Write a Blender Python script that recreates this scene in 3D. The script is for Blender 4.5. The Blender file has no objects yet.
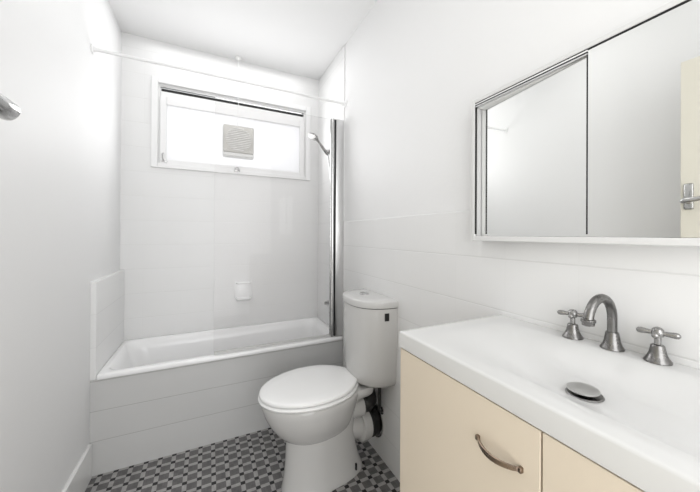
import bpy, bmesh, math
from mathutils import Vector, Matrix
C = bpy.context.scene.collection
S = bpy.context.scene
PI = math.pi

# ------------------------------------------------------------------ camera
YAW, PIT, ROL, FPX, CX, CY, H = 0.4819, 0.0034, -0.0054, 308.56, 370.23, 233.53, 1.1
def _ray(a, b):
    r = a*math.cos(ROL)+b*math.sin(ROL); u = -a*math.sin(ROL)+b*math.cos(ROL)
    return r, u
def _w(r, d, u):
    d2 = d*math.cos(PIT)-u*math.sin(PIT); z = d*math.sin(PIT)+u*math.cos(PIT)
    return Vector((r*math.cos(YAW)+d2*math.sin(YAW), -r*math.sin(YAW)+d2*math.cos(YAW), z))
cam = bpy.data.objects.new('camera', bpy.data.cameras.new('camera'))
C.objects.link(cam)
r1, u1 = _ray(1, 0); r2, u2 = _ray(0, 1)
right = _w(r1, 0, u1); up = _w(r2, 0, u2); fwd = _w(0, 1, 0)
M = Matrix((( right.x, up.x, -fwd.x, 0), (right.y, up.y, -fwd.y, 0), (right.z, up.z, -fwd.z, H), (0, 0, 0, 1)))
cam.matrix_world = M
cam.data.sensor_width = 36
cam.data.lens = FPX/700*36
cam.data.shift_x = (350-CX)/700
cam.data.shift_y = (CY-246)/700
cam.data.clip_start = 0.02
S.camera = cam

# ------------------------------------------------------------------ light and exposure
S.view_settings.view_transform = 'Standard'
S.view_settings.look = 'None'
S.view_settings.gamma = 1.0
S.view_settings.use_curve_mapping = False
S.view_settings.exposure = 0.30
W = bpy.data.worlds.new('daylight'); S.world = W; W.use_nodes = True
W.node_tree.nodes['Background'].inputs[0].default_value = (0.97, 0.985, 1, 1)
W.node_tree.nodes['Background'].inputs[1].default_value = 1.15
def area(name, loc, rot, sx, sy, power, col=(1, 1, 1)):
    l = bpy.data.lights.new(name, 'AREA'); l.shape = 'RECTANGLE'; l.size = sx; l.size_y = sy
    l.energy = power; l.color = col
    o = bpy.data.objects.new(name, l); C.objects.link(o); o.location = loc; o.rotation_euler = rot
    return o
area('ceiling_lamp_light', (-0.02, 1.02, 2.28), (0, 0, 0), 0.5, 0.5, 1.5, (1, 0.995, 0.985))
area('bath_alcove_fill', (0.14, 2.08, 2.295), (0, 0, 0), 1.0, 0.4, 1.6)  # added fill over the bath that brightens the alcove, no fixture there
area('near_wall_fill', (0.15, -0.60, 1.12), (math.radians(90), 0, math.radians(5)), 1.15, 2.1, 16.5, (1, 0.998, 0.994))  # added soft fill spanning the whole near wall, wider than the doorway
area('window_daylight', (0.18, 2.27, 1.75), (math.radians(-90), 0, 0), 0.85, 0.38, 3.2)

# ------------------------------------------------------------------ materials
def newmat(name, col=(.8, .8, .8), rough=.5, metal=0., **kw):
    m = bpy.data.materials.new(name); m.use_nodes = True
    b = m.node_tree.nodes['Principled BSDF']
    b.inputs['Base Color'].default_value = (*col, 1)
    b.inputs['Roughness'].default_value = rough
    b.inputs['Metallic'].default_value = metal
    for k, v in kw.items(): b.inputs[k.replace('_', ' ')].default_value = v
    return m
def noisy(m, c1, c2, scale=8., rough=None, bump=0., bscale=None):
    nt = m.node_tree; b = nt.nodes['Principled BSDF']
    tc = nt.nodes.new('ShaderNodeTexCoord'); n = nt.nodes.new('ShaderNodeTexNoise')
    n.inputs['Scale'].default_value = scale; n.inputs['Detail'].default_value = 4
    nt.links.new(tc.outputs['Object'], n.inputs['Vector'])
    mx = nt.nodes.new('ShaderNodeMix'); mx.data_type = 'RGBA'
    mx.inputs[6].default_value = (*c1, 1); mx.inputs[7].default_value = (*c2, 1)
    nt.links.new(n.outputs['Fac'], mx.inputs[0]); nt.links.new(mx.outputs[2], b.inputs['Base Color'])
    if rough:
        mr = nt.nodes.new('ShaderNodeMapRange'); mr.inputs[3].default_value = rough[0]; mr.inputs[4].default_value = rough[1]
        nt.links.new(n.outputs['Fac'], mr.inputs[0]); nt.links.new(mr.outputs[0], b.inputs['Roughness'])
    if bump:
        n2 = nt.nodes.new('ShaderNodeTexNoise'); n2.inputs['Scale'].default_value = bscale or scale*4
        nt.links.new(tc.outputs['Object'], n2.inputs['Vector'])
        bp = nt.nodes.new('ShaderNodeBump'); bp.inputs['Strength'].default_value = bump; bp.inputs['Distance'].default_value = .01
        nt.links.new(n2.outputs['Fac'], bp.inputs['Height']); nt.links.new(bp.outputs[0], b.inputs['Normal'])
    return m
class NG:
    def __init__(s, nt): s.nt = nt
    def m(s, op, a, b=None, c=None):
        n = s.nt.nodes.new('ShaderNodeMath'); n.operation = op
        for i, v in enumerate((a, b, c)):
            if v is None: continue
            if isinstance(v, (int, float)): n.inputs[i].default_value = v
            else: s.nt.links.new(v, n.inputs[i])
        return n.outputs[0]
    def mix(s, f, a, b):
        n = s.nt.nodes.new('ShaderNodeMix'); n.data_type = 'RGBA'
        s.nt.links.new(f, n.inputs[0])
        for i, v in ((6, a), (7, b)):
            if isinstance(v, tuple): n.inputs[i].default_value = (*v, 1)
            else: s.nt.links.new(v, n.inputs[i])
        return n.outputs[2]

PAINT = noisy(newmat('wall_paint', rough=.55), (.83, .83, .83), (.82, .82, .82), 3, (.5, .6), .03, 60)
CEIL = noisy(newmat('ceiling_paint', rough=.8), (.84, .84, .84), (.83, .83, .83), 3)
WOODW = newmat('white_gloss_paint', (.86, .86, .86), .3)
ACRYL = noisy(newmat('white_bath_enamel', rough=.2), (.93, .93, .93), (.92, .92, .92), 5, (.12, .2))
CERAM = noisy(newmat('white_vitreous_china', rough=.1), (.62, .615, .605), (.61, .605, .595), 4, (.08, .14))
SEATM = noisy(newmat('white_seat_plastic', rough=.15), (.90, .90, .895), (.89, .89, .885), 4, (.12, .2))
BASIN = noisy(newmat('white_moulded_basin', rough=.25), (.67, .67, .665), (.66, .66, .655), 4, (.2, .3))
CHROME = noisy(newmat('chrome', metal=1), (.62, .62, .62), (.5, .5, .5), 20, (.1, .22))
PEWTER = noisy(newmat('worn_pewter_metal', metal=1), (.27, .265, .26), (.16, .157, .153), 45, (.2, .38), .05, 120)
WORN = noisy(newmat('worn_chrome', metal=1), (.42, .415, .41), (.26, .257, .252), 40, (.2, .34), .04, 100)
ALU = newmat('satin_aluminium', (.72, .72, .72), .32, 1.)
RUBBER = noisy(newmat('black_rubber', rough=.45), (.012, .012, .012), (.02, .02, .02), 30)
BLACK = newmat('black_plastic', (.01, .01, .01), .5)
LAMIN = noisy(newmat('cream_laminate', rough=.42), (.76, .67, .55), (.73, .64, .52), 2.5, (.38, .48), .02, 90)
CARC = newmat('cream_edge', (.5, .42, .33), .6)
DOORP = newmat('cream_door_paint', (.74, .71, .62), .4)
PLAST = newmat('white_plastic', (.82, .82, .81), .35)
FANG = newmat('warm_grey_plastic', (.62, .61, .58), .45)
MIRR = newmat('mirror_silver', (.93, .935, .92), .02, 1.)
BRONZE = noisy(newmat('brushed_bronze_nickel', metal=1), (.33, .26, .2), (.24, .18, .14), 60, (.2, .35))
CORD = newmat('white_cord', (.85, .85, .85), .7)

def tile_mat(name, ax, pu, pv, ou, ov, col=(.82, .82, .817), grout=(.74, .72, .715), gw=.0022, vert=.35, stagger=0., zmin=-1.):
    # ax: 'x' -> u along world X, 'y' -> u along world Y ; v is always Z (objects sit at the origin unrotated)
    m = newmat(name, col, .3); nt = m.node_tree; g = NG(nt); b = nt.nodes['Principled BSDF']
    tc = nt.nodes.new('ShaderNodeTexCoord'); sp = nt.nodes.new('ShaderNodeSeparateXYZ')
    nt.links.new(tc.outputs['Object'], sp.inputs[0])
    u = g.m('DIVIDE', g.m('SUBTRACT', sp.outputs[0 if ax == 'x' else 1], ou), pu)
    v = g.m('DIVIDE', g.m('SUBTRACT', sp.outputs[2], ov), pv)
    if stagger: u = g.m('ADD', u, g.m('MULTIPLY', g.m('FLOOR', v), stagger))
    du = g.m('MULTIPLY', g.m('ABSOLUTE', g.m('SUBTRACT', g.m('FRACT', g.m('ADD', u, .5)), .5)), pu)
    dv = g.m('MULTIPLY', g.m('ABSOLUTE', g.m('SUBTRACT', g.m('FRACT', g.m('ADD', v, .5)), .5)), pv)
    def line(d):
        mr = nt.nodes.new('ShaderNodeMapRange'); mr.inputs[1].default_value = gw*.4; mr.inputs[2].default_value = gw
        mr.inputs[3].default_value = 1; mr.inputs[4].default_value = 0
        nt.links.new(d, mr.inputs[0]); return mr.outputs[0]
    f = g.m('MAXIMUM', g.m('MULTIPLY', line(du), vert), g.m('MULTIPLY', line(dv), g.m('GREATER_THAN', sp.outputs[2], zmin)))
    wn = nt.nodes.new('ShaderNodeTexWhiteNoise'); cb = nt.nodes.new('ShaderNodeCombineXYZ')
    nt.links.new(g.m('FLOOR', u), cb.inputs[0]); nt.links.new(g.m('FLOOR', v), cb.inputs[1]); nt.links.new(cb.outputs[0], wn.inputs[0])
    tone = g.mix(wn.outputs['Value'], col, tuple(c*.985 for c in col))
    nt.links.new(g.mix(f, tone, grout), b.inputs['Base Color'])
    bp = nt.nodes.new('ShaderNodeBump'); bp.inputs['Strength'].default_value = .35; bp.inputs['Distance'].default_value = .0015
    nt.links.new(g.m('SUBTRACT', 1., f), bp.inputs['Height']); nt.links.new(bp.outputs[0], b.inputs['Normal'])
    nt.links.new(g.m('ADD', g.m('MULTIPLY', f, .3), .32), b.inputs['Roughness'])
    return m

def mosaic_mat():
    m = newmat('basketweave_mosaic', rough=.4); nt = m.node_tree; g = NG(nt); b = nt.nodes['Principled BSDF']
    tc = nt.nodes.new('ShaderNodeTexCoord'); sp = nt.nodes.new('ShaderNodeSeparateXYZ'); nt.links.new(tc.outputs['Object'], sp.inputs[0])
    P = .0571
    u = g.m('DIVIDE', g.m('SUBTRACT', sp.outputs[0], -.4304), P); v = g.m('DIVIDE', g.m('SUBTRACT', sp.outputs[1], 1.8118), P)
    du = g.m('ABSOLUTE', g.m('SUBTRACT', g.m('FRACT', g.m('ADD', u, .5)), .5))
    dv = g.m('ABSOLUTE', g.m('SUBTRACT', g.m('FRACT', g.m('ADD', v, .5)), .5))
    hw = .162
    iu = g.m('LESS_THAN', du, hw); iv = g.m('LESS_THAN', dv, hw)
    dot = g.m('MULTIPLY', iu, iv); strip = g.m('SUBTRACT', g.m('MAXIMUM', iu, iv), dot)
    # seams between the pieces
    su = g.m('LESS_THAN', g.m('ABSOLUTE', g.m('SUBTRACT', du, hw)), .018)
    sv = g.m('LESS_THAN', g.m('ABSOLUTE', g.m('SUBTRACT', dv, hw)), .018)
    seam = g.m('MAXIMUM', su, sv)
    # the dark squares are sets of small pieces
    qu = g.m('LESS_THAN', g.m('ABSOLUTE', g.m('SUBTRACT', du, .37)), .016)
    qv = g.m('LESS_THAN', g.m('ABSOLUTE', g.m('SUBTRACT', dv, .37)), .016)
    inner = g.m('MULTIPLY', g.m('GREATER_THAN', du, hw), g.m('GREATER_THAN', dv, hw))
    fine = g.m('MULTIPLY', g.m('MAXIMUM', qu, qv), inner)
    wn = nt.nodes.new('ShaderNodeTexWhiteNoise'); cb = nt.nodes.new('ShaderNodeCombineXYZ')
    nt.links.new(g.m('FLOOR', g.m('MULTIPLY', u, 2.)), cb.inputs[0]); nt.links.new(g.m('FLOOR', g.m('MULTIPLY', v, 2.)), cb.inputs[1]); nt.links.new(cb.outputs[0], wn.inputs[0])
    n = nt.nodes.new('ShaderNodeTexNoise'); n.inputs['Scale'].default_value = 90; nt.links.new(tc.outputs['Object'], n.inputs['Vector'])
    val = g.m('ADD', g.m('MULTIPLY', wn.outputs['Value'], .45), g.m('MULTIPLY', n.outputs['Fac'], .55))
    sq = g.mix(val, (.085, .082, .083), (.175, .168, .168))
    st = g.mix(val, (.30, .29, .285), (.46, .45, .44))
    col = g.mix(strip, sq, st)
    col = g.mix(g.m('MULTIPLY', fine, .4), col, (.08, .08, .08))
    col = g.mix(g.m('MULTIPLY', seam, .35), col, (.10, .10, .10))
    col = g.mix(dot, col, (.008, .008, .009))
    nt.links.new(col, b.inputs['Base Color'])
    bp = nt.nodes.new('ShaderNodeBump'); bp.inputs['Strength'].default_value = .4; bp.inputs['Distance'].default_value = .001
    nt.links.new(g.m('SUBTRACT', 1., g.m('MAXIMUM', seam, fine)), bp.inputs['Height']); nt.links.new(bp.outputs[0], b.inputs['Normal'])
    return m
def pane_mat():
    m = bpy.data.materials.new('frosted_pane'); m.use_nodes = True; nt = m.node_tree; nt.nodes.clear()
    o = nt.nodes.new('ShaderNodeOutputMaterial'); tr = nt.nodes.new('ShaderNodeBsdfTranslucent'); tr.inputs[0].default_value = (.95, .94, .945, 1)
    tc = nt.nodes.new('ShaderNodeTexCoord'); n = nt.nodes.new('ShaderNodeTexNoise'); n.inputs['Scale'].default_value = 5; n.inputs['Detail'].default_value = 5
    nt.links.new(tc.outputs['Object'], n.inputs['Vector'])
    cr = nt.nodes.new('ShaderNodeMix'); cr.data_type = 'RGBA'; cr.inputs[6].default_value = (.97, .96, .965, 1); cr.inputs[7].default_value = (.9, .9, .9, 1)
    nt.links.new(n.outputs['Fac'], cr.inputs[0]); nt.links.new(cr.outputs[2], tr.inputs[0])
    gl = nt.nodes.new('ShaderNodeBsdfGlossy'); gl.inputs['Roughness'].default_value = .3
    mx = nt.nodes.new('ShaderNodeMixShader'); mx.inputs[0].default_value = .06
    nt.links.new(tr.outputs[0], mx.inputs[1]); nt.links.new(gl.outputs[0], mx.inputs[2]); nt.links.new(mx.outputs[0], o.inputs[0])
    return m
def clear_mat():
    m = bpy.data.materials.new('clear_screen_glass'); m.use_nodes = True; nt = m.node_tree; nt.nodes.clear()
    o = nt.nodes.new('ShaderNodeOutputMaterial'); tr = nt.nodes.new('ShaderNodeBsdfTransparent'); tr.inputs[0].default_value = (.968, .966, .966, 1)
    gl = nt.nodes.new('ShaderNodeBsdfGlossy'); gl.inputs['Roughness'].default_value = .03
    fr = nt.nodes.new('ShaderNodeFresnel'); fr.inputs[0].default_value = 1.22
    mx = nt.nodes.new('ShaderNodeMixShader')
    nt.links.new(fr.outputs[0], mx.inputs[0]); nt.links.new(tr.outputs[0], mx.inputs[1]); nt.links.new(gl.outputs[0], mx.inputs[2]); nt.links.new(mx.outputs[0], o.inputs[0])
    return m
MOSAIC = mosaic_mat(); PANE = pane_mat(); CLEAR = clear_mat()

# ------------------------------------------------------------------ mesh helpers
def nb(): return bmesh.new()
def merge(bm, other):
    me = bpy.data.meshes.new('tmp'); other.to_mesh(me); bm.from_mesh(me); bpy.data.meshes.remove(me); other.free()
def box(bm, x0, x1, y0, y1, z0, z1, bev=0., seg=2):
    b = nb(); bmesh.ops.create_cube(b, size=1)
    for v in b.verts:
        v.co = Vector(((x0+x1)/2+v.co.x*(x1-x0), (y0+y1)/2+v.co.y*(y1-y0), (z0+z1)/2+v.co.z*(z1-z0)))
    if bev: bmesh.ops.bevel(b, geom=b.edges[:], offset=bev, segments=seg, profile=.5, affect='EDGES')
    merge(bm, b)
def loft(bm, rings, cap0=True, cap1=True, closed=True):
    vs = [[bm.verts.new(p) for p in r] for r in rings]
    n = len(rings[0])
    for a, b in zip(vs, vs[1:]):
        for i in range(n if closed else n-1):
            j = (i+1) % n
            bm.faces.new((a[i], a[j], b[j], b[i]))
    if cap0: bm.faces.new(vs[0][::-1])
    if cap1: bm.faces.new(vs[-1])
def tube(bm, pts, rad, n=14, caps=True):
    pts = [Vector(p) for p in pts]; rr = rad if isinstance(rad, (list, tuple)) else [rad]*len(pts)
    t = (pts[1]-pts[0]).normalized()
    a = t.orthogonal().normalized(); rings = []
    for i, p in enumerate(pts):
        if i == 0: t2 = (pts[1]-pts[0])
        elif i == len(pts)-1: t2 = (pts[-1]-pts[-2])
        else: t2 = (pts[i+1]-pts[i]).normalized()+(pts[i]-pts[i-1]).normalized()
        t2.normalize()
        a = (a-t2*a.dot(t2)).normalized(); b = t2.cross(a)
        rings.append([p+(a*math.cos(2*PI*k/n)+b*math.sin(2*PI*k/n))*rr[i] for k in range(n)])
    loft(bm, rings, caps, caps)
def lathe(bm, prof, org=(0, 0, 0), axis='z', n=28):
    # prof: list of (radius, height); axis z / x / -x / y / -y
    org = Vector(org); rings = []
    for r, h in prof:
        r = max(r, 1e-5); ring = []
        for k in range(n):
            c, s = math.cos(2*PI*k/n)*r, math.sin(2*PI*k/n)*r
            ring.append(org+{'z': Vector((c, s, h)), '-z': Vector((c, -s, -h)), 'x': Vector((h, c, s)), '-x': Vector((-h, c, -s)), 'y': Vector((c, h, -s)), '-y': Vector((c, -h, s))}[axis])
        rings.append(ring)
    loft(bm, rings)
def obj(name, bm, mat, parent=None, smooth=False, label=None, kind=None):
    bmesh.ops.remove_doubles(bm, verts=bm.verts[:], dist=1e-6)
    bmesh.ops.recalc_face_normals(bm, faces=bm.faces[:])
    me = bpy.data.meshes.new(name); bm.to_mesh(me); bm.free()
    o = bpy.data.objects.new(name, me); C.objects.link(o); me.materials.append(mat)
    if smooth:
        for p in me.polygons: p.use_smooth = True
        try: me.set_sharp_from_angle(angle=math.radians(smooth if smooth is not True else 40))
        except Exception: pass
    if parent is not None:
        o.parent = parent; root = parent
        off = Vector(root.location)
        while root.parent: root = root.parent; off += Vector(root.location)
        if off.length:
            me.transform(Matrix.Translation(-off))
    if label: o['label'] = label
    if kind: o['kind'] = kind
    return o
def thing(name, label, cat, loc=(0, 0, 0), group=None):
    o = bpy.data.objects.new(name, None); C.objects.link(o); o.location = loc; o.empty_display_size = .05
    o['label'] = label; o['category'] = cat
    if group: o['group'] = group
    return o
def struct(name, bm, mat, label, parent=None, smooth=False):
    return obj(name, bm, mat, parent, smooth, label, 'structure')

# ------------------------------------------------------------------ room
L, R, YF, YB, ZC = -.4707, .7635, 1.8182, 2.3348, 2.3093
YN = -.62            # wall behind the camera
TL = .022            # build-up of the alcove tiling
ZD, ZL = 1.1813, .8808
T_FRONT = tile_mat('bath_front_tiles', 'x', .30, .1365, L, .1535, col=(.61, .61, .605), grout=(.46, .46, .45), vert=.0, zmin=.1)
T_BACK = tile_mat('alcove_tiles_back', 'x', .20, .15, -.36, 1.1813, grout=(.78, .78, .775), vert=.2)
T_SIDE = tile_mat('alcove_tiles_side', 'y', .20, .15, YF, .8808, grout=(.76, .76, .755), vert=.3)
T_RIGHT = tile_mat('right_wall_tiles', 'y', .20, .15, YF-.01, 1.1813, grout=(.73, .73, .725), vert=.15)

b = nb(); box(b, L-.1, R+.1, YN-.9, YB+.1, -.1, 0); struct('floor', b, MOSAIC, 'grey and black basketweave mosaic floor')
b = nb(); box(b, L-.1, R+.1, YN-.1, YB+.1, ZC, ZC+.1); struct('ceiling', b, CEIL, 'white ceiling')
b = nb(); box(b, L-.1, L, YN, YB+.1, 0, ZC); struct('wall_left', b, PAINT, 'plain white painted left wall')
b = nb(); box(b, R, R+.1, YN, YB+.1, 0, ZC); struct('wall_right', b, PAINT, 'white painted wall behind toilet and vanity')
# back wall with the window opening
WX0, WX1, WZ0, WZ1 = -.285, .652, 1.545, 2.045
b = nb()
box(b, L, WX0, YB, YB+.1, 0, ZC); box(b, WX1, R, YB, YB+.1, 0, ZC); box(b, WX0, WX1, YB, YB+.1, 0, WZ0); box(b, WX0, WX1, YB, YB+.1, WZ1, ZC)
struct('wall_back', b, T_BACK, 'white tiled wall with the window above the bath')
# wall behind the camera with the doorway
b = nb(); box(b, L, -.32, YN-.1, YN, 0, ZC); box(b, .60, R, YN-.1, YN, 0, ZC); box(b, -.32, .60, YN-.1, YN, 2.05, ZC)
struct('wall_near', b, PAINT, 'white wall with the doorway behind the camera')
# tiled dado right wall, with rounded top edge
b = nb(); box(b, R-.006, R+.002, YN, YF, 0, ZD, .0025); struct('trim_1', b, T_RIGHT, 'white tiled dado on the right wall')
b = nb(); box(b, R-.006, R+.002, YF, YB, 0, ZC-.001); struct('trim_2', b, T_RIGHT, 'white tiles on the right end wall of the bath')
b = nb(); box(b, L-.002, L+TL, YF-.004, YB, .4345, ZL, .004); struct('trim_3', b, T_SIDE, 'raised white tiling on the left end wall of the bath')
b = nb(); box(b, L-.002, L+.012, YN, YF-.008, 0, .1535, .003); struct('baseboard_left', b, newmat('tile_skirting', (.80, .80, .79), .2), 'white tile skirting along the left wall')
# tiled front of the bath
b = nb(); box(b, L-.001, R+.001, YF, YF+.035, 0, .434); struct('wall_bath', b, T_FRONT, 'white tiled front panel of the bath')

# ------------------------------------------------------------------ window
win = bpy.data.objects.new('window_1', None); C.objects.link(win); win.location = (.18, YB, 1.515)
win['kind'] = 'structure'; win['label'] = 'wide white framed awning window above the bath'
def frame(bm, x0, x1, z0, z1, w, y0, y1, bev=.002, wt=None, wb=None):
    wt = wt or w; wb = wb or w
    box(bm, x0, x0+w, y0, y1, z0, z1, bev); box(bm, x1-w, x1, y0, y1, z0, z1, bev)
    box(bm, x0+w, x1-w, y0, y1, z1-wt, z1, bev); box(bm, x0+w, x1-w, y0, y1, z0, z0+wb, bev)
b = nb(); frame(b, -.322, .690, 1.514, 2.081, .034, YB-.012, YB+.012, .003, wt=.034, wb=.026)
obj('window_frame', b, WOODW, win)
b = nb(); frame(b, WX0-.003, WX1+.003, WZ0-.003, WZ1+.003, .012, YB+.008, YB+.075, .002)
obj('window_lining', b, WOODW, win)
b = nb(); frame(b, WX0+.008, WX1-.008, 1.536, 1.968, .034, YB-.004, YB+.03, .004, wt=.05, wb=.034)
sash = obj('sash', b, WOODW, win)
b = nb(); box(b, WX0+.04, WX1-.04, YB+.012, YB+.017, 1.566, 1.925); obj('pane', b, PANE, sash)
b = nb(); box(b, WX0+.01, WX1-.01, YB+.0, YB+.02, 2.026, 2.033, .002); obj('track', b, ALU, win, label='silvery head rail of the window')
b = nb(); box(b, WX0+.012, WX1-.012, YB+.018, YB+.03, 2.003, 2.022); obj('vent_slot', b, BLACK, win, label='dark slot above the sash')
b = nb(); box(b, WX0+.01, WX1-.01, YB+.004, YB+.025, 1.968, 2.001, .003); obj('head_bead', b, WOODW, win)
b = nb(); lathe(b, [(.0, 0), (.014, 0), (.016, .006), (.010, .012), (.0, .014)], (.170, YB-.005, 1.548), '-y', 16)
box(b, .150, .190, YB-.022, YB-.014, 1.530, 1.540, .003)
obj('catch', b, CHROME, win, True, 'small metal catch at the foot of the sash')
b = nb(); tube(b, [(-.258, YB-.006, 1.562), (-.262, YB-.016, 1.575), (-.262, YB-.016, 1.60), (-.258, YB-.006, 1.607)], .0035, 8)
box(b, -.268, -.235, YB-.012, YB-.004, 1.553, 1.560, .002)
obj('stay', b, CHROME, win, True, 'small metal stay at the left of the sash')

# extractor fan set into the pane
fan = thing('extractor_fan', 'square pale grey louvred extractor fan mounted in the window pane', 'fan', (.176, YB, 1.62))
FX0, FX1, FZ0, FZ1 = .078, .276, 1.624, 1.838
b = nb(); box(b, FX0, FX1, YB-.050, YB+.011, FZ0, FZ1, .014, 4)
obj('housing', b, PLAST, fan, 40)
b = nb(); box(b, FX0+.004, FX1-.004, YB-.058, YB-.048, FZ0+.028, FZ1-.003, .007, 3)
grille = obj('front_plate', b, FANG, fan, 40, 'warm grey louvred front plate')
b = nb()
cx, cz, rr = (FX0+FX1)/2, (FZ0+FZ1)/2+.012, .078
for i in range(13):
    z = cz-rr+.006+i*(2*rr-.012)/12
    hw = math.sqrt(max(rr*rr-(z-cz)**2, 0))+.004
    s = nb(); box(s, cx-hw, cx+hw, YB-.0625, YB-.0575, z-.0028, z+.0028, .0015, 2); merge(b, s)
obj('louvre', b, PLAST, grille, 40)

# ceiling pull cord
pc = thing('pull_cord', 'thin white pull cord hanging from the ceiling down to the fan', 'cord', (.172, YB-.045, ZC))
b = nb(); lathe(b, [(0, 0), (.021, 0), (.021, .006), (.014, .016), (.006, .022), (0, .022)], (.172, YB-.045, ZC-.0005), '-z'); obj('ceiling_rose', b, PLAST, pc, True)
b = nb(); tube(b, [(.172, YB-.045, ZC-.02), (.1735, YB-.045, 2.1), (.175, YB-.046, 1.93), (.172, YB-.05, 1.895), (.163, YB-.053, 1.872), (.168, YB-.052, 1.850), (.173, YB-.045, 1.84)], .0020, 8); obj('cord', b, CORD, pc, True)

# ------------------------------------------------------------------ bathtub
tub = thing('bathtub', 'white enamel bathtub built in behind a tiled front', 'bathtub', ((L+R)/2, (YF+YB)/2, .434))
def rrect(x0, x1, y0, y1, z, r, n=6):
    out = []
    for cxx, cyy, a0 in ((x1-r, y1-r, 0), (x0+r, y1-r, 90), (x0+r, y0+r, 180), (x1-r, y0+r, 270)):
        for k in range(n+1):
            a = math.radians(a0+90*k/n); out.append((cxx+r*math.cos(a), cyy+r*math.sin(a), z))
    return out
tx0, tx1, ty0, ty1 = L+TL+.001, R-.007, YF-.008, YB-.001
b = nb()
loft(b, [rrect(tx0, tx1, ty0, ty1, .4345, .006), rrect(tx0, tx1, ty0-.001, ty1, .436, .008), rrect(tx0, tx1, ty0-.001, ty1, .449, .008), rrect(tx0+.001, tx1-.001, ty0+.003, ty1-.001, .4545, .010),
         rrect(tx0+.006, tx1-.006, ty0+.010, ty1-.004, .4565, .014), rrect(tx0+.022, tx1-.03, ty0+.036, ty1-.028, .4565, .05), rrect(tx0+.028, tx1-.038, ty0+.044, ty1-.036, .452, .06),
         rrect(tx0+.045, tx1-.05, ty0+.055, ty1-.05, .40, .08), rrect(tx0+.11, tx1-.07, ty0+.07, ty1-.065, .20, .09), rrect(tx0+.16, tx1-.10, ty0+.09, ty1-.085, .12, .09), rrect(tx0+.22, tx1-.15, ty0+.13, ty1-.13, .105, .06)], False, True)
obj('tub_shell', b, ACRYL, tub, 50)
b = nb(); lathe(b, [(0, 0), (.024, 0), (.024, .003), (0, .004)], (tx1-.25, (ty0+ty1)/2, .1055)); obj('waste', b, CHROME, tub, True, 'chrome waste outlet')

# soap holder on the back wall
soap = thing('soap_holder', 'white ceramic soap holder with grab bar on the tiled back wall', 'soap holder', (.217, YB, .65))
b = nb(); box(b, .160, .274, YB-.0025, YB+.001, .652, .768, .001, 2); obj('back_plate', b, ACRYL, soap, 40)
b = nb()
loft(b, [rrect(.172, .262, YB-.045, YB-.008, .640, .014), rrect(.164, .270, YB-.062, YB-.008, .652, .018), rrect(.162, .272, YB-.064, YB-.008, .664, .018), rrect(.166, .268, YB-.060, YB-.009, .664, .016), rrect(.174, .260, YB-.050, YB-.010, .650, .012)])
obj('dish', b, ACRYL, soap, 40)
b = nb(); tube(b, [(.172, YB-.008, .758), (.174, YB-.030, .760), (.184, YB-.038, .760), (.250, YB-.038, .760), (.260, YB-.030, .760), (.262, YB-.008, .758)], .0065, 10); obj('grab_bar', b, ACRYL, soap, True)

# ------------------------------------------------------------------ shower screen
scr = thing('shower_screen', 'frameless clear glass bath screen on a chrome post at the right end of the bath', 'shower screen', (.36, YF+.012, .458))
ys = YF+.012
b = nb(); box(b, .026, .680, ys-.003, ys+.003, .474, 1.822, .001); obj('glass_panel', b, CLEAR, scr, label='clear glass panel')
b = nb(); box(b, .028, .680, ys-.006, ys+.006, .462, .475, .002); obj('bottom_seal', b, newmat('clear_vinyl_seal', (.62, .62, .61), .25), scr, label='narrow seal strip under the glass')
b = nb(); tube(b, [(.688, ys, .461), (.688, ys, 1.826)], .0125, 20); box(b, .672, .682, ys-.007, ys+.007, .468, 1.823, .002); obj('pivot_post', b, CHROME, scr, 40, 'round chrome pivot post')
b = nb(); box(b, .7020, .7048, ys-.012, ys+.012, .463, 1.823); obj('gasket', b, BLACK, scr, label='dark gasket strip')
b = nb(); box(b, .7055, .757, ys-.016, ys+.016, .459, 1.826, .003); obj('wall_channel', b, ALU, scr, 40, 'satin wall channel')

# curtain rail
rod = thing('curtain_rail', 'thin white shower curtain rail spanning wall to wall above the bath', 'rail', (.146, YF-.012, 1.927))
b = nb(); tube(b, [(L+.004, YF-.012, 1.927), (R-.003, YF-.012, 1.927)], .0074, 16); obj('rail', b, WOODW, rod, True)
for x, ax in ((L, 'x'), (R, '-x')):
    b = nb(); lathe(b, [(0, 0), (.021, 0), (.021, .005), (.012, .008), (.008, .02), (.0076, .024), (0, .024)], (x, YF-.012, 1.927), ax); obj('end_flange', b, WOODW, rod, True)

# hand shower
sh = thing('hand_shower', 'chrome hand shower held in a bracket on the right wall above the bath', 'shower head', (R-.006, 2.075, 1.69))
b = nb(); lathe(b, [(0, 0), (.022, 0), (.022, .006), (.012, .012), (.011, .03), (0, .03)], (R-.006, 2.075, 1.688), '-x'); obj('bracket', b, CHROME, sh, True)
hp0 = Vector((R-.030, 2.072, 1.672)); hp1 = Vector((.660, 2.06, 1.752)); hd = (hp1-hp0).normalized()
b = nb(); tube(b, [hp0-hd*.01, hp0, hp0+hd*.03, hp1-hd*.02, hp1, hp1+hd*.02+Vector((0, 0, .002))], [.010, .011, .011, .008, .010, .016], 14); obj('handle', b, WORN, sh, True)
b = nb(); lathe(b, [(0, -.012), (.022, -.010), (.036, .0), (.038, .006), (.036, .010), (0, .012)], (0, 0, 0), 'z', 28)
rot = Vector((0, 0, 1)).rotation_difference(Vector((-.50, -.10, -1)).normalized()).to_matrix().to_4x4()
bmesh.ops.transform(b, matrix=Matrix.Translation(hp1+Vector((-.026, 0, .022))) @ rot, verts=b.verts[:]); obj('spray_head', b, WORN, sh, True)
b = nb(); hp = hp0-hd*.01
tube(b, [hp, hp+Vector((.006, 0, -.03)), (R-.020, 2.03, 1.55), (R-.020, 1.985, 1.35), (R-.020, 1.975, 1.1), (R-.020, 1.98, .85), (R-.018, 1.99, .70), (R-.0085, 2.02, .655)], .0055, 10); obj('hose', b, CHROME, sh, True)
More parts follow.
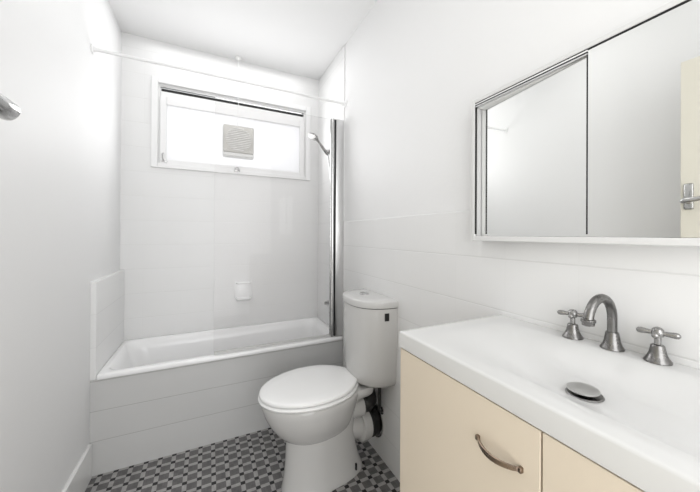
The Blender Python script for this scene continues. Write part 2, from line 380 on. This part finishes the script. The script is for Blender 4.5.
bt = thing('bath_tap', 'small round metal bath tap on the right end wall low above the tub', 'tap', (R-.006, 2.09, .62))
b = nb(); lathe(b, [(0, 0), (.018, 0), (.018, .004), (.010, .007), (.010, .014), (0, .014)], (R-.006, 2.09, .612), '-x'); obj('wall_plate', b, CHROME, bt, True)
b = nb(); lathe(b, [(0, .012), (.010, .012), (.012, .015), (.012, .022), (.009, .026), (0, .027)], (R-.006, 2.09, .612), '-x', 12); obj('tap_handle', b, WORN, bt, True)

# ------------------------------------------------------------------ toilet
TA = math.radians(6.0); TO = Vector((.188, 1.325, 0))
def tl(u, v, z):    # toilet frame: u from the tip towards the wall, v sideways
    return Vector((TO.x+u*math.cos(TA)-v*math.sin(TA), TO.y+u*math.sin(TA)+v*math.cos(TA), z))
def egg(u0, u1, um, hw, z, hb=None, n=44, p=2.0, pb=None):
    # pointed/round front at u0, widest hw at um, squarer back at u1
    out = []
    pb = pb or 3.2
    for k in range(n):
        a = 2*PI*k/n; c, s = math.cos(a), math.sin(a)
        e = p if c > 0 else pb
        uu = abs(c)**(2/e); vv = abs(s)**(2/e)
        u = um-uu*(um-u0) if c > 0 else um+uu*(u1-um)
        v = math.copysign(vv*hw, s)
        if hb is not None and u > um:
            t = (u-um)/(u1-um); v *= 1-(1-hb/hw)*t*t
        out.append(tl(u, v, z))
    return out
wc = thing('toilet', 'white close coupled toilet with closed lid between the bath and the vanity', 'toilet', tuple(tl(.3, 0, 0)))
b = nb()
rs = [egg(.018, .45, .235, .160, .402, .11), egg(.012, .455, .235, .166, .396, .115), egg(.010, .455, .235, .168, .385, .115), egg(.014, .45, .235, .165, .365, .11), egg(.024, .44, .235, .158, .335, .10),
      egg(.042, .43, .235, .146, .300, .09), egg(.065, .42, .24, .129, .265, .085), egg(.095, .41, .25, .108, .232, .08), egg(.13, .39, .26, .085, .208, .07), egg(.18, .35, .27, .045, .196, .04)]
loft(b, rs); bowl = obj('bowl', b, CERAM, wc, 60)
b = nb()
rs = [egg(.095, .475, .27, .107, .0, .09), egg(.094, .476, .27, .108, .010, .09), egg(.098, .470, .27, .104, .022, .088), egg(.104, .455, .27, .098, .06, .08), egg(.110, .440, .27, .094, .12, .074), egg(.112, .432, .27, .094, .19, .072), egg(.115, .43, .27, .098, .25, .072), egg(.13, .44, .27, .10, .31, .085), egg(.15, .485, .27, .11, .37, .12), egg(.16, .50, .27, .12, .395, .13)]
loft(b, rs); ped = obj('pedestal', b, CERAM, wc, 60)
for u_, z_, r_ in ((.445, .045, .006),):
    b = nb(); p = tl(u_, -.0905, z_); lathe(b, [(0, -.004), (r_, -.002), (r_, .006), (r_*.6, .010), (0, .010)], p, '-y', 12); obj('fixing_screw', b, BLACK, ped, True, 'dark fixing screw')
b = nb(); p = tl(.405, -.0925, .045); box(b, p.x-.004, p.x+.004, p.y-.006, p.y+.004, p.z-.016, p.z+.014, .002); obj('slot', b, BLACK, ped, label='dark slot at the foot')
# rear deck carrying the seat hinges
b = nb()
def rr2(u0, u1, v0, v1, z, r=.02, n=5):
    return [tl(q[0], q[1], z) for q in rrect(u0, u1, v0, v1, z, r, n)]
loft(b, [rr2(.36, .485, -.105, .105, .352, .03), rr2(.36, .495, -.115, .115, .365, .03), rr2(.36, .498, -.118, .118, .385, .03), rr2(.365, .495, -.115, .115, .397, .028)]); obj('rear_deck', b, CERAM, wc, 50)
# horizontal outlet
b = nb()
def axpt(u, z, v=0): return tl(u, v, z)
oz = .165
tube(b, [axpt(.36, .20), axpt(.41, .185), axpt(.44, oz+.01), axpt(.465, oz), axpt(.47, oz), axpt(.50, oz), axpt(.512, oz), axpt(.515, oz)], [.055, .058, .058, .058, .076, .078, .076, .060], 30); obj('outlet_pipe', b, CERAM, wc, 40)
b = nb()
tube(b, [axpt(.512, oz), axpt(.53, oz), axpt(.531, oz), axpt(.545, oz), axpt(.546, oz), axpt(.562, oz), (R-.008, tl(.57, 0, 0).y, oz)], [.066, .068, .074, .074, .066, .068, .068], 26); obj('pan_connector', b, RUBBER, wc, 40, 'black rubber pan connector')
b = nb(); yy = tl(.57, 0, 0).y; lathe(b, [(.060, 0), (.086, 0), (.086, .004), (.072, .010), (.070, .010), (.066, 0)], (R-.0062, yy, oz), '-x', 30); obj('wall_flange', b, CHROME, wc, True, 'chrome flange around the waste pipe')
# flush bend
b = nb(); tube(b, [tl(.525, -.01, .41), tl(.525, -.01, .34), tl(.524, -.01, .31), tl(.520, -.01, .288), tl(.505, -.01, .274), tl(.470, 0, .27), tl(.42, 0, .27)], [.026, .028, .038, .050, .053, .042, .038], 20); obj('flush_cone', b, RUBBER, wc, True, 'black rubber flush pipe cone')
b = nb(); tube(b, [tl(.38, -.005, .262), tl(.44, -.005, .266), tl(.478, -.008, .268), tl(.480, -.008, .268)], [.050, .052, .054, .046], 24); obj('flush_inlet', b, CERAM, wc, 40)
# seat
b = nb()
loft(b, [egg(.004, 0.443, .235, .174, .403, 0.102), egg(-.002, 0.446, .235, .180, .407, 0.104), egg(-.003, 0.446, .235, .181, .413, 0.104), egg(.003, 0.443, .235, .175, .4185, 0.102), egg(.012, 0.438, .235, .168, .4195, 0.096)]); seat = obj('seat', b, SEATM, wc, 50)
b = nb()
loft(b, [egg(.008, .435, .235, .168, .4215, .098), egg(.001, .438, .235, .175, .4245, .102), egg(.0005, .438, .235, .176, .432, .102), egg(.003, .436, .235, .173, .436, .100), egg(.014, .428, .235, .163, .4385, .092), egg(.06, .40, .235, .12, .4405, .07)]); lid = obj('lid', b, SEATM, wc, 50)
b = nb(); tube(b, [tl(.472, -.105, .414), tl(.472, .105, .414)], .0075, 12)
for v in (-.075, .075):
    tube(b, [tl(.472, v, .392), tl(.472, v, .414)], .010, 12)
    tube(b, [tl(.440, v, .417), tl(.472, v, .416)], .008, 12)
obj('hinge', b, CHROME, wc, 40, 'chrome hinge bar behind the lid')
# buffer visible under the seat
b = nb(); p0, p1 = tl(.20, -.1665, .380), tl(.30, -.1665, .383)
b.free()
# cistern: D plan against the wall
def dplan(yc, hw, dep, z, xw=R-.0065, n=28, p=2.6):
    out = []
    for k in range(n+1):
        a = -PI/2+PI*k/n
        s, c = math.sin(a), math.cos(a)
        y = yc+math.copysign(abs(s)**(2/p), s)*hw
        x = xw-abs(c)**(2/p)*dep if 0 < k < n else xw
        out.append((x, y, z))
    return out
YC = 1.350
b = nb()
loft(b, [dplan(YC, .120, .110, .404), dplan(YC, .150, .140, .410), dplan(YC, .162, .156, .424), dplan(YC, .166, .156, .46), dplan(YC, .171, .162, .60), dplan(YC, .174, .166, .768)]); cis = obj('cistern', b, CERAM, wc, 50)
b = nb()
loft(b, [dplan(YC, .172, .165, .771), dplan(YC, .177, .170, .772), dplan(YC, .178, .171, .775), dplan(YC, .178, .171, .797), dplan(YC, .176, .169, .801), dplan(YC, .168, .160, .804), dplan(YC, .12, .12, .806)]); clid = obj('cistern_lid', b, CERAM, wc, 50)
b = nb(); loft(b, [dplan(YC, .172, .164, .766), dplan(YC, .172, .164, .773)]); obj('lid_seam', b, BLACK, cis, label='dark seam under the cistern lid')
b = nb(); lathe(b, [(0, 0), (.024, 0), (.024, .004), (.021, .006), (.002, .0065), (0, .0065)], (R-.078, YC+.02, .8055)); box(b, R-.0785, R-.0775, YC+.0, YC+.04, .811, .8127); obj('flush_button', b, CHROME, clid, True, 'round chrome flush button')
# small dark emblem on the cistern
b = nb(); ex, ey, ez = .7031, 1.1800, .733
bmesh.ops.create_cube(b, size=1)
nrm = Vector((-.17, -.985, 0)).normalized(); tg = Vector((-nrm.y, nrm.x, 0))
for v in b.verts:
    v.co = Vector((ex, ey, ez))+tg*(v.co.x*.020)+nrm*(v.co.y*.006)+Vector((0, 0, v.co.z*.034))
obj('emblem', b, BLACK, cis, label='small black rectangular badge')
# water supply hose
ws = wc
b = nb(); tube(b, [(R-.045, 1.272, .412), (R-.045, 1.272, .390)], .009, 12); obj('coupling', b, BLACK, ws, True, 'black hose coupling')
b = nb(); tube(b, [(R-.045, 1.272, .395), (R-.045, 1.270, .34), (R-.043, 1.272, .30), (R-.035, 1.29, .262), (R-.02, 1.305, .245), (R-.0075, 1.312, .24)], .0085, 12); obj('supply_hose', b, RUBBER, ws, True, 'thin black supply hose')
b = nb(); lathe(b, [(0, 0), (.018, 0), (.018, .004), (.008, .008), (0, .008)], (R-.0062, 1.312, .24), '-x', 18); obj('wall_plate', b, CHROME, ws, True, 'chrome wall plate')

# ------------------------------------------------------------------ vanity
VX, VY, VT, VBZ, VN = .4064, .6252, .8689, .8325, -.10
van = thing('vanity_cabinet', 'cream laminate vanity cabinet below the white basin top', 'cabinet', (.58, (VY+VN)/2, 0))
bx0, by1, by0 = VX+.020, VY-.005, VN+.005
b = nb()
box(b, bx0, R-.008, by1-.016, by1, 0.0, VBZ-.001); box(b, bx0, R-.008, by0, by0+.016, 0.0, VBZ-.001)
box(b, bx0, R-.008, by0+.016, by1-.016, .10, .116); box(b, bx0, bx0+.016, by0+.016, by1-.016, VBZ-.022, VBZ-.004); box(b, bx0+.05, bx0+.066, by0+.016, by1-.016, .0, .10)
obj('carcass', b, LAMIN, van)
YG = .268
def vdoor(y0, y1, hy0, hy1):
    b = nb(); box(b, VX+.002, VX+.0195, y0, y1, .105, VBZ-.0035, .001); d = obj('door', b, LAMIN, van)
    b = nb()
    pts = []; rad = []
    N = 20
    for k in range(N+1):
        t = k/N; s = math.sin(PI*t)**.75 if 0 < t < 1 else 0
        pts.append((VX+.001-.017*s, hy1+(hy0-hy1)*t, .7575-.002*s)); rad.append(1)
    hr = []
    for k, p in enumerate(pts):
        t = k/N; hh = .0028+.0022*math.sin(PI*t)**.5 if 0 < k < N else .0045; th = .0022
        p = Vector(p)
        hr.append([p+Vector((-th, 0, -hh*.8)), p+Vector((-th, 0, hh*.8)), p+Vector((-th*.3, 0, hh)), p+Vector((th, 0, hh*.7)), p+Vector((th, 0, -hh*.7)), p+Vector((-th*.3, 0, -hh))])
    loft(b, hr)
    for y in (hy0, hy1): box(b, VX-.004, VX+.004, y-.003, y+.003, .7535, .7615, .001)
    obj('handle', b, BRONZE, d, 50, 'bowed bronze bar handle')
vdoor(YG+.0015, by1+.001, .298, .379)
vdoor(by0-.001, YG-.0015, .14, .226)

# moulded basin top
bt_ = thing('vanity_basin', 'white moulded vanity top with shallow basin on the cream cabinet', 'basin', (.58, (VY+VN)/2, VBZ))
b = nb()
def sm(t): t = min(max(t, 0), 1); return t*t*(3-2*t)
def ztop(x, y):
    fx = sm((x-.428)/(.575-.428))*sm((.712-x)/(.065)); fy = sm((.575-y)/.22)*sm((y+.02)/.16)
    return VT-.049*fx*fy
X0, X1, Y0, Y1 = VX, R-.0065, VN, VY
nx, ny = 60, 90; bev = .004
xs = [X0, X0+bev*.3, X0+bev]+[X0+bev+(X1-X0-bev)*i/nx for i in range(1, nx+1)]
ys_ = [Y0+(Y1-bev-Y0)*i/ny for i in range(0, ny+1)]+[Y1-bev*.3, Y1]
def edz(x, y):
    d = min(x-X0, Y1-y)
    return VT-(0 if d >= bev else bev*(1-math.sqrt(max(0, 1-((bev-d)/bev)**2))))
grid = [[b.verts.new((x, y, min(ztop(x, y), edz(x, y)))) for y in ys_] for x in xs]
for i in range(len(xs)-1):
    for j in range(len(ys_)-1):
        b.faces.new((grid[i][j], grid[i+1][j], grid[i+1][j+1], grid[i][j+1]))
# underside follows the dish
def zbot(x, y):
    return min(VBZ, ztop(x, y)-.012)
ug = [[b.verts.new((x, y, zbot(x, y) if X0+.03 < x < X1-.01 and Y0+.02 < y < Y1-.02 else VBZ)) for y in ys_] for x in xs]
for i in range(len(xs)-1):
    for j in range(len(ys_)-1):
        b.faces.new((ug[i][j], ug[i][j+1], ug[i+1][j+1], ug[i+1][j]))
for i in range(len(xs)-1):
    for j in (0, len(ys_)-1):
        b.faces.new((grid[i][j], grid[i+1][j], ug[i+1][j], ug[i][j]))
for j in range(len(ys_)-1):
    for i in (0, len(xs)-1):
        b.faces.new((grid[i][j], grid[i][j+1], ug[i][j+1], ug[i][j]))
obj('top_slab', b, BASIN, bt_, 60)
# pop-up waste
pw = thing('basin_waste', 'round raised metal pop-up plug in the basin', 'plug', (.588, .307, .820))
b = nb(); lathe(b, [(.0, 0), (.028, 0), (.029, .001), (.027, .003), (.018, .0032), (.016, .001), (0, .001)], (.588, .307, .8202)); obj('flange', b, PEWTER, pw, True)
b = nb(); lathe(b, [(0, 0), (.009, 0), (.009, .008), (0, .008)], (.588, .307, .821)); obj('stem', b, BLACK, pw, True, 'dark plug stem')
b = nb(); lathe(b, [(0, 0), (.022, 0), (.0248, .0015), (.0248, .0035), (.0215, .0052), (.010, .0060), (0, .0062)], (.586, .308, .8275)); obj('cap', b, newmat('dull_steel', (.55, .55, .54), .4, 1.), pw, True)

# basin taps
def tap(x, y, label, ang):
    t = thing('basin_tap', label, 'tap', (x, y, VT), 'cross handled basin taps')
    b = nb(); lathe(b, [(0, 0), (.0205, 0), (.021, .0015), (.0195, .004), (.0160, .009), (.0130, .016), (.0112, .024), (.0105, .029), (.009, .031), (0, .031)], (x, y, VT), 'z', 16); obj('bell_cover', b, PEWTER, t, 50)
    b = nb(); tube(b, [(x, y, VT+.032), (x, y, VT+.049)], .0052, 14); obj('spindle', b, WORN, t, True, 'bright spindle')
    b = nb(); z = VT+.0530
    lathe(b, [(0, -.007), (.0085, -.006), (.0098, 0), (.0085, .006), (.006, .009), (.003, .0105), (0, .0108)], (x, y, z), 'z', 16)
    for k in range(4):
        a = ang+k*PI/2; d = Vector((math.cos(a), math.sin(a), 0))
        o = Vector((x, y, z))
        tube(b, [o+d*.004, o+d*.009, o+d*.016, o+d*.024, o+d*.028, o+d*.0305], [.0050, .0040, .0046, .0056, .0050, .0018], 12)
    obj('cross_handle', b, WORN, t, 50, 'polished four armed cross handle')
    return t
TX = .7345
tap(TX, .4085, 'small metal cross handled tap left of the basin spout', math.radians(112))
tap(TX, .2585, 'small metal cross handled tap right of the basin spout', math.radians(102))
sp = thing('basin_spout', 'curved gooseneck metal spout between the two cross taps', 'tap', (TX, .331, VT))
SY = .331
b = nb(); lathe(b, [(0, 0), (.0205, 0), (.021, .0015), (.0195, .004), (.0165, .009), (.0140, .017), (.0120, .030), (.0112, .034), (0, .034)], (TX, SY, VT), 'z', 24); obj('bell_cover', b, PEWTER, sp, 50)
b = nb(); pts = [(TX, SY, VT+.03), (TX, SY, VT+.05)]
rc = .044; zc = VT+.063
for k in range(17):
    a = PI*k/16*.90; pts.append((TX-rc+rc*math.cos(a), SY, zc+rc*math.sin(a)))
lp = Vector(pts[-1]); tg = Vector((math.sin(PI*1.04)*-1*-1, 0, 0))
pts.append(tuple(lp+Vector((-.0025, 0, -.008))))
tube(b, pts, .0088, 18); obj('gooseneck', b, PEWTER, sp, True)
b = nb(); lathe(b, [(0, 0), (.010, 0), (.0125, .001), (.0128, .005), (.0108, .007), (.0105, .012), (.0085, .013), (0, .013)], (lp.x-.0025, SY, lp.z-.005), '-z', 18); obj('aerator', b, PEWTER, sp, 50)

# ------------------------------------------------------------------ mirror cabinet
MX, MY1, MZ0, MZ1, MY0 = .7135, .6941, 1.0832, 1.5114, .035
mc = thing('mirror_cabinet', 'wide white framed mirror cabinet with sliding doors on the right wall above the basin', 'mirror', (R, (MY0+MY1)/2, MZ0))
b = nb()
xb = R-.007
box(b, MX, xb, MY1-.011, MY1, MZ0, MZ1, .0015); box(b, MX, xb, MY0, MY0+.020, MZ0, MZ1, .0015)
box(b, MX, xb, MY0+.020, MY1-.011, MZ1-.011, MZ1, .0015); box(b, MX, xb, MY0+.020, MY1-.011, MZ0, MZ0+.014, .0015)
box(b, xb-.005, xb, MY0+.02, MY1-.011, MZ0+.014, MZ1-.011)
obj('cabinet_frame', b, newmat('grey_white_frame', (.70, .70, .695), .4), mc)
YM = .368
b = nb(); box(b, MX+.002, MX+.006, MY0+.0205, YM, MZ0+.0145, MZ1-.0155); obj('mirror_door', b, MIRR, mc, label='front sliding mirror door')
# rear door sits slightly askew in its track
b = nb(); bmesh.ops.create_cube(b, size=1)
wd, th = .312, .003; h0, h1 = MZ0+.0145, MZ1-.0258
SK = math.radians(3.3)
for v in b.verts:
    v.co = Vector((v.co.x*th, v.co.y*wd, (h0+h1)/2+v.co.z*(h1-h0)))
bmesh.ops.transform(b, matrix=Matrix.Translation((MX+.0172, .522, 0)) @ Matrix.Rotation(-SK, 4, 'Z'), verts=b.verts[:])
obj('mirror_door', b, MIRR, mc, label='rear sliding mirror door sitting slightly askew')
ye = MY1-.0115
b = nb(); box(b, MX+.0012, MX+.009, MY0+.021, ye, MZ1-.0138, MZ1-.0112); obj('track', b, BLACK, mc, label='dark gap along the top track')
b = nb(); box(b, MX+.0008, MX+.010, YM+.001, ye, MZ1-.0172, MZ1-.0140, .0003); obj('track', b, WOODW, mc, label='white upper rail of the top track')
b = nb(); box(b, MX+.0012, MX+.010, YM+.001, ye, MZ1-.0208, MZ1-.0174); obj('track', b, BLACK, mc, label='dark groove of the top track')
b = nb(); box(b, MX+.0008, MX+.010, YM+.001, ye, MZ1-.0238, MZ1-.0210, .0003); obj('track', b, ALU, mc, label='silvery lower rail of the top track')
b = nb(); box(b, MX+.0008, MX+.0075, ye-.0018, ye-.0002, MZ0+.020, MZ1-.018); obj('side_gap', b, BLACK, mc, label='dark gap beside the left mirror door')
b = nb(); box(b, MX+.0077, MX+.026, ye-.0024, ye-.0002, MZ0+.0145, MZ1-.0265); obj('door_stile', b, newmat('grey_stile', (.5, .5, .5), .5), mc, label='pale metal edge of the left mirror door')
b = nb(); box(b, MX+.0105, MX+.032, YM+.001, ye-.003, MZ1-.0255, MZ1-.0115); obj('track_bed', b, WOODW, mc)
b = nb(); box(b, MX+.0018, MX+.0075, YM+.0002, YM+.0032, MZ0+.020, MZ1-.018); obj('door_seal', b, BLACK, mc, label='dark seal on the edge of the front mirror door')

# ------------------------------------------------------------------ open door against the left wall, seen in the mirror
DX, DY1 = -.25, .522
dr = thing('door_1', 'cream painted door standing open beside the left wall', 'door', (DX-.018, .15, 0))
dr['kind'] = 'structure'; del dr['category']
b = nb(); box(b, DX-.036, DX, DY1-.76, DY1, .008, 1.80, .002); obj('door_leaf', b, DOORP, dr)
LY, LZ = .497, 1.252
b = nb(); box(b, DX, DX+.006, LY-.014, LY+.014, LZ-.046, LZ+.056, .005, 3); hp_ = obj('handle_plate', b, CHROME, dr, 40, 'chrome latch plate')
b = nb(); lathe(b, [(0, 0), (.012, 0), (.010, .01), (.009, .045), (0, .05)], (DX+.005, LY, LZ-.014), 'x', 16)
tube(b, [(DX+.044, LY+.008, LZ-.017), (DX+.047, LY, LZ-.014), (DX+.046, LY-.02, LZ-.012), (DX+.045, LY-.05, LZ-.008), (DX+.043, LY-.09, LZ-.006), (DX+.041, LY-.105, LZ-.008)], [.008, .0115, .0105, .0085, .008, .005], 14)
obj('lever_handle', b, CHROME, hp_, 50, 'curved chrome lever')
